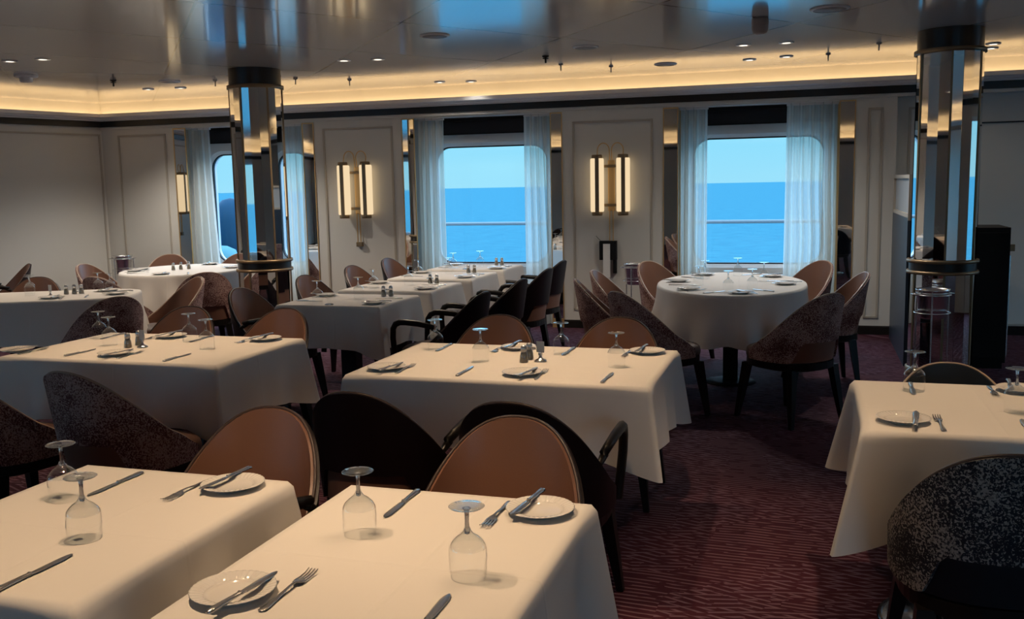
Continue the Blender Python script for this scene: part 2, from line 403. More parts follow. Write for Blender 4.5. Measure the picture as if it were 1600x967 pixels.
# windows: white recessed surround with a rounded opening, black gasket, glass
def rrect(a, b, z0, z1, r, n=8):
    pts = []
    for cx, cz, st in ((b - r, z1 - r, 0), (a + r, z1 - r, 90), (a + r, z0 + r, 180), (b - r, z0 + r, 270)):
        for i in range(n + 1):
            t = math.radians(st + 90 * i / n); pts.append((cx + r * math.cos(t), cz + r * math.sin(t)))
    return pts
GL = [(1.375, 2.68), (4.27, 5.565), (7.135, 8.44)]
for i, ((a, b), (g0, g1)) in enumerate(zip(OPEN, GL)):
    wd = bpy.data.objects.new('window_%d' % (i + 1), None); COL.objects.link(wd); wd['kind'] = 'structure'
    hole = rrect(g0, g1, .66, 1.965, .17); n = len(hole)
    cu, cz = (g0 + g1) / 2, 1.3
    def outer(p):
        du, dz = p[0] - cu, p[1] - cz
        s = min([abs(((b if du > 0 else a) - cu) / du) if abs(du) > 1e-6 else 9e9, abs(((HEAD + .02 if dz > 0 else 0.) - cz) / dz) if abs(dz) > 1e-6 else 9e9])
        return (cu + du * s, cz + dz * s)
    # add exact corners to the outer ring by snapping the nearest points
    out = [outer(p) for p in hole]
    for c in ((a, 0.), (b, 0.), (a, HEAD + .02), (b, HEAD + .02)):
        j = min(range(n), key=lambda q: (out[q][0] - c[0]) ** 2 + (out[q][1] - c[1]) ** 2); out[j] = c
    hole2 = rrect(g0 - .035, g1 + .035, .625, 2.0, .2)
    m = MB()
    m.grid([[W(u, -.30, z) for u, z in out], [W(u, -.30, z) for u, z in hole2], [W(u, -.315, z) for u, z in hole2], [W(u, -.335, z) for u, z in hole], [W(u, -.44, z) for u, z in hole], [W(u, -.44, z) for u, z in out]], True, False)
    put('window_frame', m, 'white', wd)
    m = MB(); hi = rrect(g0 + .014, g1 - .014, .674, 1.951, .157)
    m.grid([[W(u, -.345, z) for u, z in hole], [W(u, -.345, z) for u, z in hi], [W(u, -.375, z) for u, z in hi], [W(u, -.375, z) for u, z in hole]], True, False)
    put('window_gasket', m, 'gasket', wd)
    m = MB(); q = [W(u, -.37, z) for u, z in hole]; m.add(q, [tuple(range(n))], False); put('window_pane', m, 'pane', wd)
    bl = thing('roller_blind', 'black roller blind drawn a little way down in the %s window' % ('left', 'middle', 'right')[i], 'blind', W((g0 + g1) / 2, -.235, HEAD), PH, 'roller blinds')
    put('blind_fabric', lambda: MB().box(-.74, .74, -.004, .004, -.17, -.02), 'blind', bl, 'blindf'); put('bottom_bar', lambda: MB().box(-.74, .74, -.008, .008, -.182, -.166, .003), 'black', bl, 'blindb')
    put('headrail', lambda: MB().box(-.75, .75, -.03, .03, -.035, .0, .004), 'black', bl, 'blindh')

# mirror strips between panels and curtains
# (u of the outer edge, side, angle, width)
for u, sd, ang, ln, lb in ((1.10, 1, 0, .17, 'tall mirror strip between the corner panel and the left window'), (2.94, -1, 0, .145, 'tall mirror strip on the right side of the left window'),
        (4.007, 1, 0, .15, 'tall mirror strip on the left side of the middle window'), (5.814, -1, 0, .13, 'tall mirror strip on the right side of the middle window'),
        (6.865, 1, 0, .154, 'tall mirror strip on the left side of the right window'), (8.71, -1, 0, .151, 'tall mirror strip on the right side of the right window')):
    a = math.radians(ang); h = ln / 2
    mr = thing('wall_mirror', lb, 'mirror', W(u + sd * math.cos(a) * h, -abs(math.sin(a)) * h - .004, 0), PH + a, 'mirror strips beside the windows')
    put('mirror_glass', MB().box(-h + .006, h - .006, -.008, -.001, .10, 2.26), 'mirror', mr)
    m = MB(); m.box(-h, -h + .009, -.014, 0, .08, HEAD); m.box(h - .009, h, -.014, 0, .08, HEAD); m.box(-h, h, -.014, 0, 2.258, HEAD); m.box(-h, h, -.014, 0, .0, .097)
    put('mirror_frame', m, 'brass', mr)
    # flat brass jamb between mirror and curtain
jm = 29
for u in (1.262, 2.745, 4.152, 5.69, 7.015, 8.563):
    jm += 1
    struct('trim_%d' % (jm + 10), MB().box(u - .009, u + .009, -.24, -.21, 0, HEAD).xf(W), 'brass')

# sheer curtains
def curtain(u0, u1, n0, seed, kind=0):
    r = random.Random(seed); m = MB(); nu = 90; nz = 26; rows = []
    folds = (u1 - u0) * 26; ph = r.random() * 6
    for j in range(nz + 1):
        t = j / nz; z = .02 + (2.285 - .02) * (1 - t); row = []
        for i in range(nu + 1):
            s = i / nu; u = u0 + (u1 - u0) * s
            amp = .014 + .02 * min(1, t * 2)
            off = amp * (math.sin(folds * 2 * PI * s * .5 + ph + .6 * math.sin(3 * t)) + .45 * math.sin(folds * 2 * PI * s * .9 + 1.7 * ph + t))
            if kind == 1:      # right hand curtain: outer edge caught back low down
                pull = math.exp(-((t - .62) / .16) ** 2)
                u += -.02 * t * (1 - s) + .10 * pull * (1 - s) * s
                if s > .55: off += .10 * pull * (s - .55) / .45
            else:
                u += (.10 * (t ** 1.5) * (s if kind == 2 else -(1 - s) if kind == 3 else 0.))
            row.append(W(u, n0 + off, z))
        rows.append(row)
    return m.grid(rows)
CU = [(1.29, 1.53, 1, 2, 'sheer white curtain left of the left window'), (2.41, 2.79, 2, 0, 'sheer white curtain right of the left window, behind the column'),
      (4.17, 4.46, 3, 0, 'sheer white curtain left of the middle window'), (5.378, 5.675, 4, 2, 'sheer white curtain right of the middle window'),
      (7.03, 7.303, 5, 0, 'sheer white curtain left of the right window'), (8.073, 8.55, 6, 1, 'widest sheer white curtain, right of the right window')]
for a, b, sd, kd, lb in CU:
    c = thing('sheer_curtain', lb, 'curtain', (0, 0, 0), 0, 'sheer window curtains')
    put('curtain_panel', curtain(a, b, -.10, sd, kd), 'sheer', c)
    put('curtain_heading', MB().box(a - .005, b + .005, -.115, -.085, 2.245, 2.27).xf(W), 'paper', c)

# ---------------------------------------------------------------- sea, sky, outside
o = put('sea', MB().box(-6000, 6000, -6000, 9000, -16, -14), 'sea'); o['kind'] = 'structure'
o = put('outside_deck', MB().box(-14, 9, 10.32, 12.2, -.3, -.05), 'rail'); o['kind'] = 'structure'
rl = thing('deck_railing', 'pale horizontal railing outside the windows above the sea', 'railing', (0, 0, 0))
put('handrail', MB().tube([(-5.7, 11.6, 1.045), (8, 11.6, 1.045)], .022, 8), 'rail', rl)
for x in (-5.7, -2.4, .9, 4.4, 7.9): put('post', MB().tube([(x, 11.6, -.05), (x, 11.6, 1.045)], .02, 8), 'rail', rl)
wn = thing('deck_winch', 'dark blue domed machine with a pale drum, seen through the left window', 'deck machine', (-8.62, 13.0, -.05))

# ---------------------------------------------------------------- columns
def column(x, y, lb, seed):
    c = thing('mirrored_column', lb, 'column', (x, y, 0), .12, 'mirror-clad columns'); c['kind'] = 'thing'
    R = .232; n = 18
    def clad(z0, z1, sd):
        r = random.Random(sd); m = MB()
        for j in range(n):
            t = 2 * PI * (j + .5) / n; w = R * math.tan(PI / n) * .995; yaw = (r.random() - .5) * .06; tl = (r.random() - .5) * .02
            vs = []
            for sx, z, q in ((-1, z0, -1), (1, z0, -1), (1, z1, 1), (-1, z1, 1)):
                x = sx * w; rad = R * .985 + sx * w * yaw + q * tl * .5
                vs.append((rad * math.cos(t) - x * math.sin(t), rad * math.sin(t) + x * math.cos(t), z))
            m.add(vs, [(0, 1, 2, 3)], False)
        return m
    put('core', lambda: MB().lathe([(R - .012, .02), (R - .012, 2.45)], n), 'black', c, 'col_core')
    put('lower_mirror_cladding', clad(.02, .80, seed), 'mirror', c)
    put('upper_mirror_cladding', clad(.89, 2.43, seed + 9), 'mirror', c)
    put('plinth', lambda: MB().lathe([(0, 0), (R + .012, 0), (R + .012, .06), (R, .07)], 36), 'bronze', c, 'col_p')
    put('waist_band', lambda: MB().lathe([(R + .008, .80), (R + .008, .885)], 36), 'dark', c, 'col_w')
    for z in (.79, .875):
        put('waist_ring', lambda: MB().lathe([(R, -.0), (R + .022, .0), (R + .026, .012), (R + .022, .026), (R, .026)], 36), 'bronze', c, 'col_r', (0, 0, z))
    put('top_ring', lambda: MB().lathe([(R, 2.425), (R + .018, 2.425), (R + .018, 2.455), (R, 2.455)], 36), 'bronze', c, 'col_t')
    put('collar', lambda: MB().lathe([(R - .002, 2.455), (R - .002, 2.599)], 36), 'dark', c, 'col_c')
    for j in (1, 4, 7, 10, 13, 16):
        t = 2 * PI * j / n
        put('bronze_strip', lambda: MB().box(-.006, .006, -.008, .008, .05, 2.43), 'bronze', c, 'col_s', ((R) * math.cos(t), (R) * math.sin(t), 0), t)
column(-4.79, 7.72, 'mirror-clad round column with bronze rings standing before the left window', 1)
column(.98, 7.95, 'mirror-clad round column beside the blue-grey partition', 2)

# partition and service cabinet by the second column
pt = thing('service_partition', 'blue-grey low partition with a frosted upper panel beside the column', 'partition', (.75, 9.0, 0)); pt['kind'] = 'thing'
put('lower_panel', MB().box(0, .10, -.76, .70, 0, 1.20), 'navy', pt)
put('frosted_panel', MB().box(.02, .05, -.73, .70, 1.23, 1.515), 'frost', pt)
m = MB(); m.box(.0, .08, -.76, .70, 1.20, 1.23); m.box(.0, .08, -.76, .70, 1.515, 1.545); m.box(.0, .08, -.78, -.75, 1.18, 1.545); m.box(.0, .08, .67, .70, 1.22, 1.53)
put('panel_frame', m, 'trim', pt)
cb = thing('service_cabinet', 'tall black service cabinet standing just past the column', 'cabinet', (1.33, 8.25, 0))
put('body', MB().box(-.17, .17, 0, .5, .05, 1.12, .006), 'black', cb); put('plinth', MB().box(-.15, .15, .02, .48, 0, .05), 'black', cb)
put('door', MB().box(-.155, .155, -.018, 0, .09, 1.08, .004), 'black', cb); put('handle', MB().box(.165, .215, .06, .10, .93, .985, .006), 'bronze', cb)
put('edge_strip', MB().box(.168, .18, .02, .05, .1, .9), 'steel', cb)

# ---------------------------------------------------------------- wall sconces
def sconce(loc, rz, lb):
    s = thing('wall_sconce', lb, 'wall lamp', loc, rz, 'wall sconces')
    # local: x along the wall, -y into the room
    put('backplate', lambda: MB().box(-.035, .035, -.03, 0, 1.24, 1.76, .006), 'brass', s, 'sc_b')
    for z in (1.30, 1.70): put('bracket', lambda: MB().box(-.12, .12, -.065, -.03, -.014, .014, .004), 'bronze', s, 'sc_k', (0, 0, z))
    for sx in (-1, 1):
        x = sx * .135
        t = put('lamp_tube', lambda: MB().lathe([(0, 1.235), (.066, 1.235), (.07, 1.25), (.07, 1.765), (.066, 1.78), (0, 1.78)], 24), 'tube', s, 'sc_t', (x, -.095, 0))
        put('front_bar', lambda: MB().box(-.02, .02, -.015, 0, 1.215, 1.80, .003), 'bronze', s, 'sc_f', (x + .012, -.160, 0))
        for z in (1.195, 1.775): put('end_cap', lambda: MB().lathe([(0, 0), (.052, 0), (.055, .01), (.055, .032), (.05, .042), (0, .042)], 20), 'bronze', s, 'sc_e', (x, -.105, z))
        path = [(x, -.09, 1.80)]
        for i in range(13):
            a = PI * i / 12; path.append((x - sx * .062 * (1 - math.cos(a)), -.07, 1.86 + .075 * math.sin(a)))
        path.append((sx * .012, -.05, 1.76))
        put('loop_rod', MB().tube(path, .0055, 6), 'brass', s)
    for x in (-.018, .018): put('drop_rod', lambda: MB().tube([(0, -.035, 1.25), (0, -.035, .92)], .006, 6), 'brass', s, 'sc_d', (x, 0, 0))
    put('finial', lambda: MB().box(-.034, .034, -.05, 0, .875, .925, .005), 'bronze', s, 'sc_n')
sconce(W(3.465, 0, 0), PH, 'brass twin-tube wall lamp between the left and middle windows')
sconce(W(6.335, 0, 0), PH, 'brass twin-tube wall lamp above the black paper holder')

sconce(LW(2.76, 0, 0), math.atan2(LN[0], -LN[1]), 'brass twin-tube wall lamp seen only as a reflection in the mirror by the corner')
sconce((-6.2, YB, 0), PI, 'brass twin-tube wall lamp seen only as a small reflection beside the paper holder')
hd = thing('paper_holder', 'black wall box with a long white paper strip hanging out', 'holder', W(6.30, 0, .93), PH)
put('box_body', MB().box(-.09, .09, -.07, 0, -.20, .0, .008), 'black', hd)
put('paper_strip', MB().grid([[(x, y, z) for x in (-.048, .026)] for y, z in ((-.074, -.03), (-.077, -.12), (-.08, -.13), (-.078, -.22), (-.085, -.38))], False), 'paper', hd)
put('side_bracket', MB().box(.05, .085, -.05, 0, -.34, -.19, .006), 'black', hd)
put('wire', MB().tube([(-.08, -.03, -.002), (-.13, -.03, .05)], .0025, 5), 'black', hd)

# ---------------------------------------------------------------- ceiling fittings
def spot(x, y, z, e, size=95, tx=0., ty=0., col=(1.0, .68, .40)):
    l = bpy.data.lights.new('downlight_beam', 'SPOT'); l.energy = e; l.spot_size = math.radians(size); l.spot_blend = .6; l.shadow_soft_size = .022
    l.color = col
    o = bpy.data.objects.new('downlight_beam', l); COL.objects.link(o); o.location = (x, y, z)
    d = Vector((tx, ty, -1)); o.rotation_euler = d.to_track_quat('-Z', 'Y').to_euler(); return o
def downlight(x, y, lb, e, size=95, tx=0., ty=0., col=(1.0, .68, .40)):
    d = thing('ceiling_downlight', lb, 'downlight', (x, y, HC), 0, 'recessed downlights')
    put('trim_ring', lambda: MB().lathe([(.038, -.001), (.040, -.010), (.058, -.007), (.060, -.0005), (.038, -.0005)], 24), 'cornice', d, 'dl_r')
    put('lens', lambda: MB().lathe([(0, -.004), (.038, -.004)], 20), 'lens', d, 'dl_l')
    if e > 0: spot(x, y, HC - .02, e, size, tx, ty, col)
DLV = [(-6.18, 6.35, 60, 'downlight above the narrow rounded table, nearer the corner of the room'), (-5.87, 6.37, 45, 'downlight above the narrow rounded table, nearer the column'),
       (-6.63, 8.63, 90, 'downlight in the left corner, nearer the side wall'), (-6.27, 8.68, 90, 'downlight in the left corner, nearer the column'),
       (-3.78, 7.49, 62, 'downlight just right of the left column, nearer the column'), (-3.49, 7.54, 62, 'downlight just right of the left column, further from it'),
       (-3.68, 9.44, 4, 'downlight by the cove over the left sconce, left of its pair'), (-3.37, 9.54, 4, 'downlight by the cove over the left sconce, right of its pair'),
       (-.53, 8.05, 50, 'downlight under the domed camera, front left of its four'), (-.20, 8.06, 50, 'downlight under the domed camera, front right of its four'),
       (-.54, 9.04, 10, 'downlight nearest the cove over the right window, left of the pair'), (-.22, 8.96, 10, 'downlight nearest the cove over the right window, right of the pair'),
       (1.42, 8.9, 4, 'downlight right of the mirrored column, nearer the room'), (1.45, 9.19, 4, 'downlight right of the mirrored column, nearer the cove')]
for x, y, e, lb in DLV: downlight(x, y, lb, e * .8, 130, col=(1., .92, .82) if y > 8 else (1., .80, .60))
DLH = [(-.62, 2.55, 19, 70, 'downlight over the front centre table, left of the pair'), (-.30, 2.30, 15, 74, 'downlight over the front centre table, right of the pair'),
       (-1.35, 1.75, 72, 76, 'downlight over the front left table'),
       (-1.36, 4.0, 46, 62, 'downlight over the middle table, left of the pair'), (-.98, 3.98, 40, 62, 'downlight over the middle table, right of the pair'),
       (-3.30, 4.15, 40, 64, 'downlight over the left four-seat table, left of the pair'), (-2.85, 4.05, 40, 64, 'downlight over the left four-seat table, right of the pair'),
       (.45, 3.55, 52, 62, 'downlight over the right-hand table')]
for x, y, e, s, lb in DLH: downlight(x, y, lb, e * 1.45, s)
for x, y in ((-9.6, -2.2), (-6.6, -2.2), (-3.6, -2.2), (-.6, -2.2), (2.4, -2.2), (-8.4, .6), (-5.6, .4), (-2.6, -.2), (.6, -.2), (3.2, .6), (3.3, 3.6), (3.3, 6.4), (-7.6, 3.4), (-5.6, 3.0)):  # unseen lamps added to lift the ambient light
    downlight(x, y, 'added fill downlight outside the picture, over the part of the room behind the camera', 4, 125)

for x, y, r, lb in ((-2.59, 6.57, .105, 'round flush grey speaker in the ceiling before the middle window'), (-1.72, 7.61, .10, 'round flush grey speaker left of the domed camera, with a pale ring'),
                    (-1.29, 9.02, .10, 'round flush grey speaker nearest the cove'), (.10, 6.61, .12, 'round flush grey speaker close to the top edge near the column'),
                    (-6.0, 8.14, .10, 'round flush grey speaker left of the left column')):
    d = thing('ceiling_speaker', lb, 'speaker', (x, y, HC), 0, 'ceiling speakers')
    put('grille', MB().lathe([(0, -.010), (r * .85, -.009), (r * .86, -.004)], 28), 'disc', d); put('rim', MB().lathe([(r * .86, -.011), (r, -.008), (r + .004, -.0005), (r * .86, -.0005)], 28), 'cornice', d)
def dome_camera(x, y, s, lb, mat):
    d = thing('dome_camera', lb, 'camera', (x, y, HC), 0, 'ceiling cameras')
    put('housing', MB().lathe([(0, -.0005), (.062 * s, -.0005), (.066 * s, -.01), (.066 * s, -.055 * s), (.060 * s, -.062 * s), (0, -.062 * s)], 28), mat, d)
    put('dome', MB().lathe([(.064 * s, -.06 * s), (.064 * s, -.085 * s), (.056 * s, -.112 * s), (.035 * s, -.128 * s), (0, -.132 * s)], 28), 'plastic', d)
dome_camera(-.34, 6.80, .85, 'grey domed camera hanging from the ceiling before the right window', 'plastic')
cm = thing('wireless_unit', 'pale ceiling unit with a round plate in the left corner', 'ceiling unit', (-6.81, 7.17, HC))
put('plate', MB().lathe([(0, -.0005), (.10, -.0005), (.10, -.012), (.09, -.018), (0, -.018)], 28), 'cornice', cm); put('cap', MB().lathe([(.055, -.018), (.055, -.05), (.045, -.06), (0, -.06)], 24), 'cornice', cm)
for i, (x, y, big, lb) in enumerate(((-6.39, 7.81, 1, 'black T-shaped sprinkler head in the left ceiling corner'), (-2.15, 7.98, 1, 'black T-shaped sprinkler head before the middle window'),
        (-5.56, 8.25, 0, 'small sprinkler pin left of the left column'), (-4.80, 8.46, 0, 'small sprinkler pin just right of the left column'), (-4.39, 8.80, 0, 'small sprinkler pin above the left sconce'),
        (-2.17, 8.58, 0, 'small sprinkler pin beside the black sprinkler head'), (-1.78, 8.93, 0, 'small sprinkler pin between two round speakers'),
        (.13, 8.95, 0, 'small sprinkler pin right of the four downlights'), (.51, 8.43, 0, 'small sprinkler pin nearest the mirrored right column'))):
    s = thing('fire_sprinkler', lb, 'sprinkler', (x, y, HC), 0, 'ceiling sprinklers')
    k = 1.0 if big else .7; mt = 'black' if big else 'disc'
    put('escutcheon', MB().lathe([(0, -.0005), (.03 * k, -.0005), (.028 * k, -.01), (.012, -.014), (0, -.014)], 16), mt, s)
    put('stem', MB().lathe([(0, -.012), (.008 * k, -.012), (.008 * k, -.06), (0, -.06)], 10), mt, s)
    if big: put('deflector', MB().lathe([(0, -.02), (.026, -.02), (.026, -.026), (0, -.026)], 12), mt, s)

# ---------------------------------------------------------------- chairs
def sup(t, rx, ry, p=2.35):
    c, s = math.cos(t), math.sin(t)
    return (rx * math.copysign(abs(c) ** (2 / p), c), ry * math.copysign(abs(s) ** (2 / p), s))
def shell_pt(th, z, inset):
    # th: angle round from the middle of the back; +Y is the way the sitter faces
    f = (z - .45) / .40
    rx = .262 + .012 * f - inset; ry = .270 + .012 * f - inset
    x, y = sup(th - PI / 2, rx, ry)
    return (x, y - .055 * max(f, -.2) * (0.5 + .5 * math.cos(th)), z)
def top_h(th, tm): 
    g = (.5 + .5 * math.cos(PI * min(1, abs(th) / tm))) ** .70
    return .455 + (.83 - .455) * g
def smooth(a, b, x):
    t = max(0, min(1, (x - a) / (b - a))); return t * t * (3 - 2 * t)
def shell(tm, i0, i1, zb_side, zb_back, nt=44, nv=12):
    m = MB()
    def g(ins, flip):
        rows = []
        for i in range(nt + 1):
            th = -tm + 2 * tm * i / nt; zt = top_h(th, tm * 1.02); zb = zb_back + (zb_side - zb_back) * smooth(.55, .85, abs(th)); row = []
            for j in range(nv + 1): row.append(shell_pt(th, zb + (zt - zb) * j / nv, ins))
            rows.append(row)
        return rows
    a, b = g(i0, 0), g(i1, 1)
    m.grid(a, smooth=True, flip=True); m.grid(b, smooth=True)
    m.grid([[r[-1] for r in a], [r[-1] for r in b]]); m.grid([[r[0] for r in b], [r[0] for r in a]])
    m.grid([a[0], b[0]], flip=False); m.grid([b[-1], a[-1]])
    return m
def rim_tube(tm, ins, r):
    pts = []
    for i in range(61):
        th = -tm + 2 * tm * i / 60; x, y, z = shell_pt(th, top_h(th, tm * 1.02), ins); pts.append((x, y, z + .002))
    return MB().tube(pts, r, 6)
def cushion():
    m = MB(); prof = [(.90, .395), (.99, .405), (1., .43), (.98, .452), (.92, .465), (.75, .474), (.4, .478), (.0, .479)]
    rows = []
    for k, z in prof:
        rows.append([(sup(2 * PI * j / 40, .232 * k, .25 * k, 2.8)[0], sup(2 * PI * j / 40, .243 * k, .25 * k, 2.8)[1] + .015, z) for j in range(40)])
    return m.grid(rows, True)
def seat_frame():
    m = MB(); rows = []
    for k, z in ((.0, .345), (.93, .345), (1., .352), (1., .396), (.0, .396)):
        rows.append([(sup(2 * PI * j / 40, .24 * k, .255 * k, 2.6)[0], sup(2 * PI * j / 40, .25 * k, .255 * k, 2.6)[1] + .005, z) for j in range(40)])
    return m.grid(rows, True, False)
def leg(dx, dy):
    m = MB(); rows = []
    for z, h in ((.36, .025), (.2, .021), (0., .013)):
        t = 1 - z / .36
        rows.append([(dx * .045 * t + a * h, dy * .045 * t + b * h, z) for a, b in ((-1, -1), (1, -1), (1, 1), (-1, 1))])
    m.grid(rows[::-1], True, False); m.add(rows[-1], [(0, 1, 2, 3)][::1], False); m.add(rows[0], [(0, 1, 2, 3)], False); return m
def arm_rail(s):
    th = next(k / 200 for k in range(200, 380) if top_h(k / 200, 1.80 * 1.02) < .60)
    ax, ay, az = shell_pt(th, .585, .008)
    p = [(s * abs(ax), ay, az), (s * (abs(ax) + .004), ay + .04, .604), (s * .250, max(-.13, ay + .06), .610), (s * .252, -.08, .620), (s * .255, -.02, .634), (s * .256, .05, .645), (s * .254, .14, .650), (s * .251, .185, .648), (s * .248, .218, .634), (s * .244, .238, .604), (s * .240, .244, .54), (s * .232, .242, .46), (s * .222, .236, .36)]
    return MB().tube(p, [.010, .013, .015, .016, .017, .018, .018, .018, .018, .018, .018, .018, .018], 8, flat=1.15)
def chair(x, y, f, kind, lb):
    rz = math.atan2(-f[0], f[1])
    K = dict(tub=('speckle', 'leather', 'piping', 'seat_brown', 1.98), arm=('leather_dark', 'leather', 'piping_dark', 'seat_brown', 1.80),
             navy=('speckle_navy', 'leather_navy', 'piping_dark', 'leather_navy', 1.98), brown=('leather', 'leather', 'piping_dark', 'seat_brown', 1.98),
             bright=('leather_navy', 'leather_navy', 'piping', 'leather_navy', 1.80))[kind]
    nm = 'armchair' if kind in ('arm', 'bright') else 'tub_chair'
    c = thing(nm, lb, 'armchair' if nm == 'armchair' else 'chair', (x, y, 0), rz, 'dark wooden-armed dining armchairs' if nm == 'armchair' else 'tub dining chairs')
    tm = K[4]
    put('outer_shell', lambda: shell(tm, 0., .013, .40, .53), K[0], c, ('sh', kind))
    put('backrest_lining', lambda: shell(tm * .995, .0133, .026, .402, .402), K[1], c, ('li', kind))
    put('piping', lambda: rim_tube(tm, .013, .0055), K[2], c, ('pi', kind))
    put('seat_cushion', cushion, K[3], c, ('cu', kind)); put('seat_frame', seat_frame, 'wood', c, 'chair_fr')
    for dx, dy in ((-1, 1), (1, 1), (-1, -1), (1, -1)):
        put('leg', lambda: leg(dx, dy), 'wood', c, ('leg', dx, dy), (dx * .185, dy * .185 + .005, 0))
    if nm == 'armchair':
        for s in (-1, 1): put('armrest', lambda: arm_rail(s), 'wood', c, ('armr', s))
    return c
def nrm(a, b): l = math.hypot(a, b); return (a / l, b / l)
CH = [(-.83, 2.36, (-.02, -1), 'arm', 'tan-lined armchair facing the camera behind the front centre table'),
      (-1.63, 2.31, (.0, -1), 'arm', 'tan-lined armchair facing the camera behind the front left table'),
      (-1.47, 3.20, (.05, 1), 'arm', 'dark-backed armchair at the middle table, left of the two in front'),
      (-.895, 3.17, (.05, 1), 'arm', 'dark-backed armchair at the middle table, right of the two in front'),
      (-1.57, 4.52, (.02, -1), 'arm', 'tan-lined armchair on the far side of the middle table, left of two'),
      (-.925, 4.52, (-.02, -1), 'arm', 'tan-lined armchair on the far side of the middle table, right of two'),
      (-2.73, 3.30, (.16, 1), 'tub', 'speckled burgundy tub chair with its back turned, at the left four-seat table'),
      (-3.36, 3.28, (.22, 1), 'tub', 'speckled burgundy tub chair half out of frame at the left four-seat table'),
      (-3.56, 4.60, (.06, -1), 'arm', 'tan-lined armchair far side of the left four-seat table, mostly hidden by glasses'),
      (-2.95, 4.60, (-.10, -1), 'arm', 'tan-lined armchair with thin piping at the right far corner of the left four-seat table'),
      (-3.02, 2.43, (-1, -.35), 'tub', 'tub chair cut off by the left picture edge, tan inside'),
      (.57, 3.97, (.02, -1), 'bright', 'navy armchair with a bright rim behind the right-hand table'),
      (.50, 2.88, (-.04, 1), 'navy', 'speckled navy tub chair in front of the right-hand table'),
      # window row
      (-3.58, 5.88, (1, -.10), 'arm', 'tan armchair with a blue sheen, first beside the table row on the column side'),
      (-3.60, 6.84, (1, -.12), 'arm', 'tan armchair with a blue sheen, second beside the table row on the column side'),
      (-3.64, 7.76, (1, -.12), 'arm', 'tan armchair with a blue sheen, third beside the table row, under the sconce'),
      (-3.68, 8.62, (1, -.12), 'arm', 'tan armchair beside the last table of the row, next to the mirror strip'),
      (-2.34, 5.92, (-1, .10), 'arm', 'dark-backed armchair at the first table of the row, wooden arm loop showing'),
      (-2.34, 6.80, (-1, .10), 'arm', 'dark-backed armchair at the second table of the row'),
      (-2.38, 7.70, (-1, .10), 'arm', 'dark-backed armchair at the third table of the row'),
      (-2.46, 8.50, (-1, .10), 'arm', 'dark-backed armchair at the last table of the row, by the curtain'),
      # oval table by the right window
      (-.94, 6.22, nrm(.72, .69), 'tub', 'speckled tub chair at the oval table, front left, back sloping to the right'),
      (-.10, 6.28, nrm(-.75, .66), 'tub', 'speckled tub chair at the oval table, front right, back sloping to the left'),
      (-1.32, 6.86, (1, .25), 'tub', 'tub chair seen edge-on, outermost on the left of the oval table'),
      (-1.34, 7.50, (1, -.02), 'tub', 'tub chair second on the left of the oval table, tan inside showing'),
      (-1.10, 8.24, nrm(.8, -.5), 'tub', 'tub chair at the oval table in front of the mirror strip, tan inside'),
      (-.12, 8.35, nrm(-.75, -.6), 'tub', 'tub chair at the oval table in front of the wide curtain'),
      (.10, 7.42, nrm(-1, -.20), 'tub', 'tub chair on the right side of the oval table before the cream wall panel'),
      # narrow rounded table by the side wall
      (-4.92, 6.40, nrm(-.55, -.83), 'tub', 'tub chair right of the narrow rounded table, tan inside facing the side wall'),
      (-4.72, 5.45, nrm(-.9, .45), 'tub', 'speckled tub chair in front of the narrow rounded table, back sloping to the left'),
      (-6.10, 6.23, nrm(.43, -.9), 'arm', 'tan-lined armchair behind the narrow rounded table'),
      (-7.75, 7.54, nrm(-.6, -.8), 'arm', 'dark brown armchair against the windowless side wall'),
      # large round table by the left window
      (-5.18, 7.28, nrm(-.7, .7), 'tub', 'speckled tub chair with its broad back to us before the table by the left window'),
      (-5.70, 6.90, nrm(.1, 1), 'tub', 'speckled tub chair nearest the narrow rounded table, back sloping to the right'),
      (-6.60, 7.84, nrm(1, .1), 'tub', 'tub chair with a bright blue sheen below the corner ice bucket'),
      (-6.74, 8.84, nrm(.4, -.9), 'tub', 'tub chair behind the table by the left window, against the corner panel'),
      (-6.08, 8.98, nrm(-.1, -1), 'tub', 'tub chair peeping out behind the table under the left window')]
for a in CH:
    c = chair(*a)
    if a[3] == 'bright': c.scale = (1, 1, .9)

# ---------------------------------------------------------------- tables and cloths
def table(x, y, shape, hw, hd, rz, lb, ped='box'):
    t = thing('dining_table', lb, 'table', (x, y, 0), rz, 'pedestal dining tables')
    if shape == 'rect': put('tabletop', MB().box(-hw + .012, hw - .012, -hd + .012, hd - .012, .722, .75, .004), 'wood', t)
    else:
        put('tabletop', MB().prism([((hw - .012) * math.cos(2 * PI * i / 40), (hd - .012) * math.sin(2 * PI * i / 40)) for i in range(40)], .722, .75), 'wood', t)
    put('pedestal', lambda: MB().box(-.055, .055, -.055, .055, .022, .722, .006), 'wood', t, 'ped')
    put('top_bracket', lambda: MB().box(-.2, .2, -.03, .03, .70, .722), 'black', t, 'pbr')
    if ped == 'disc': put('base', lambda: MB().lathe([(0, 0), (.26, 0), (.262, .006), (.24, .010), (.22, .012), (.215, .016), (.17, .018), (.165, .022), (.12, .024), (.0, .024)], 48), 'dark_metal', t, 'pbd')
    else: put('base', lambda: MB().lathe([(0, 0), (.19, 0), (.19, .008), (.12, .016), (.06, .022), (0, .022)], 36), 'base', t, 'pbb')
    return t
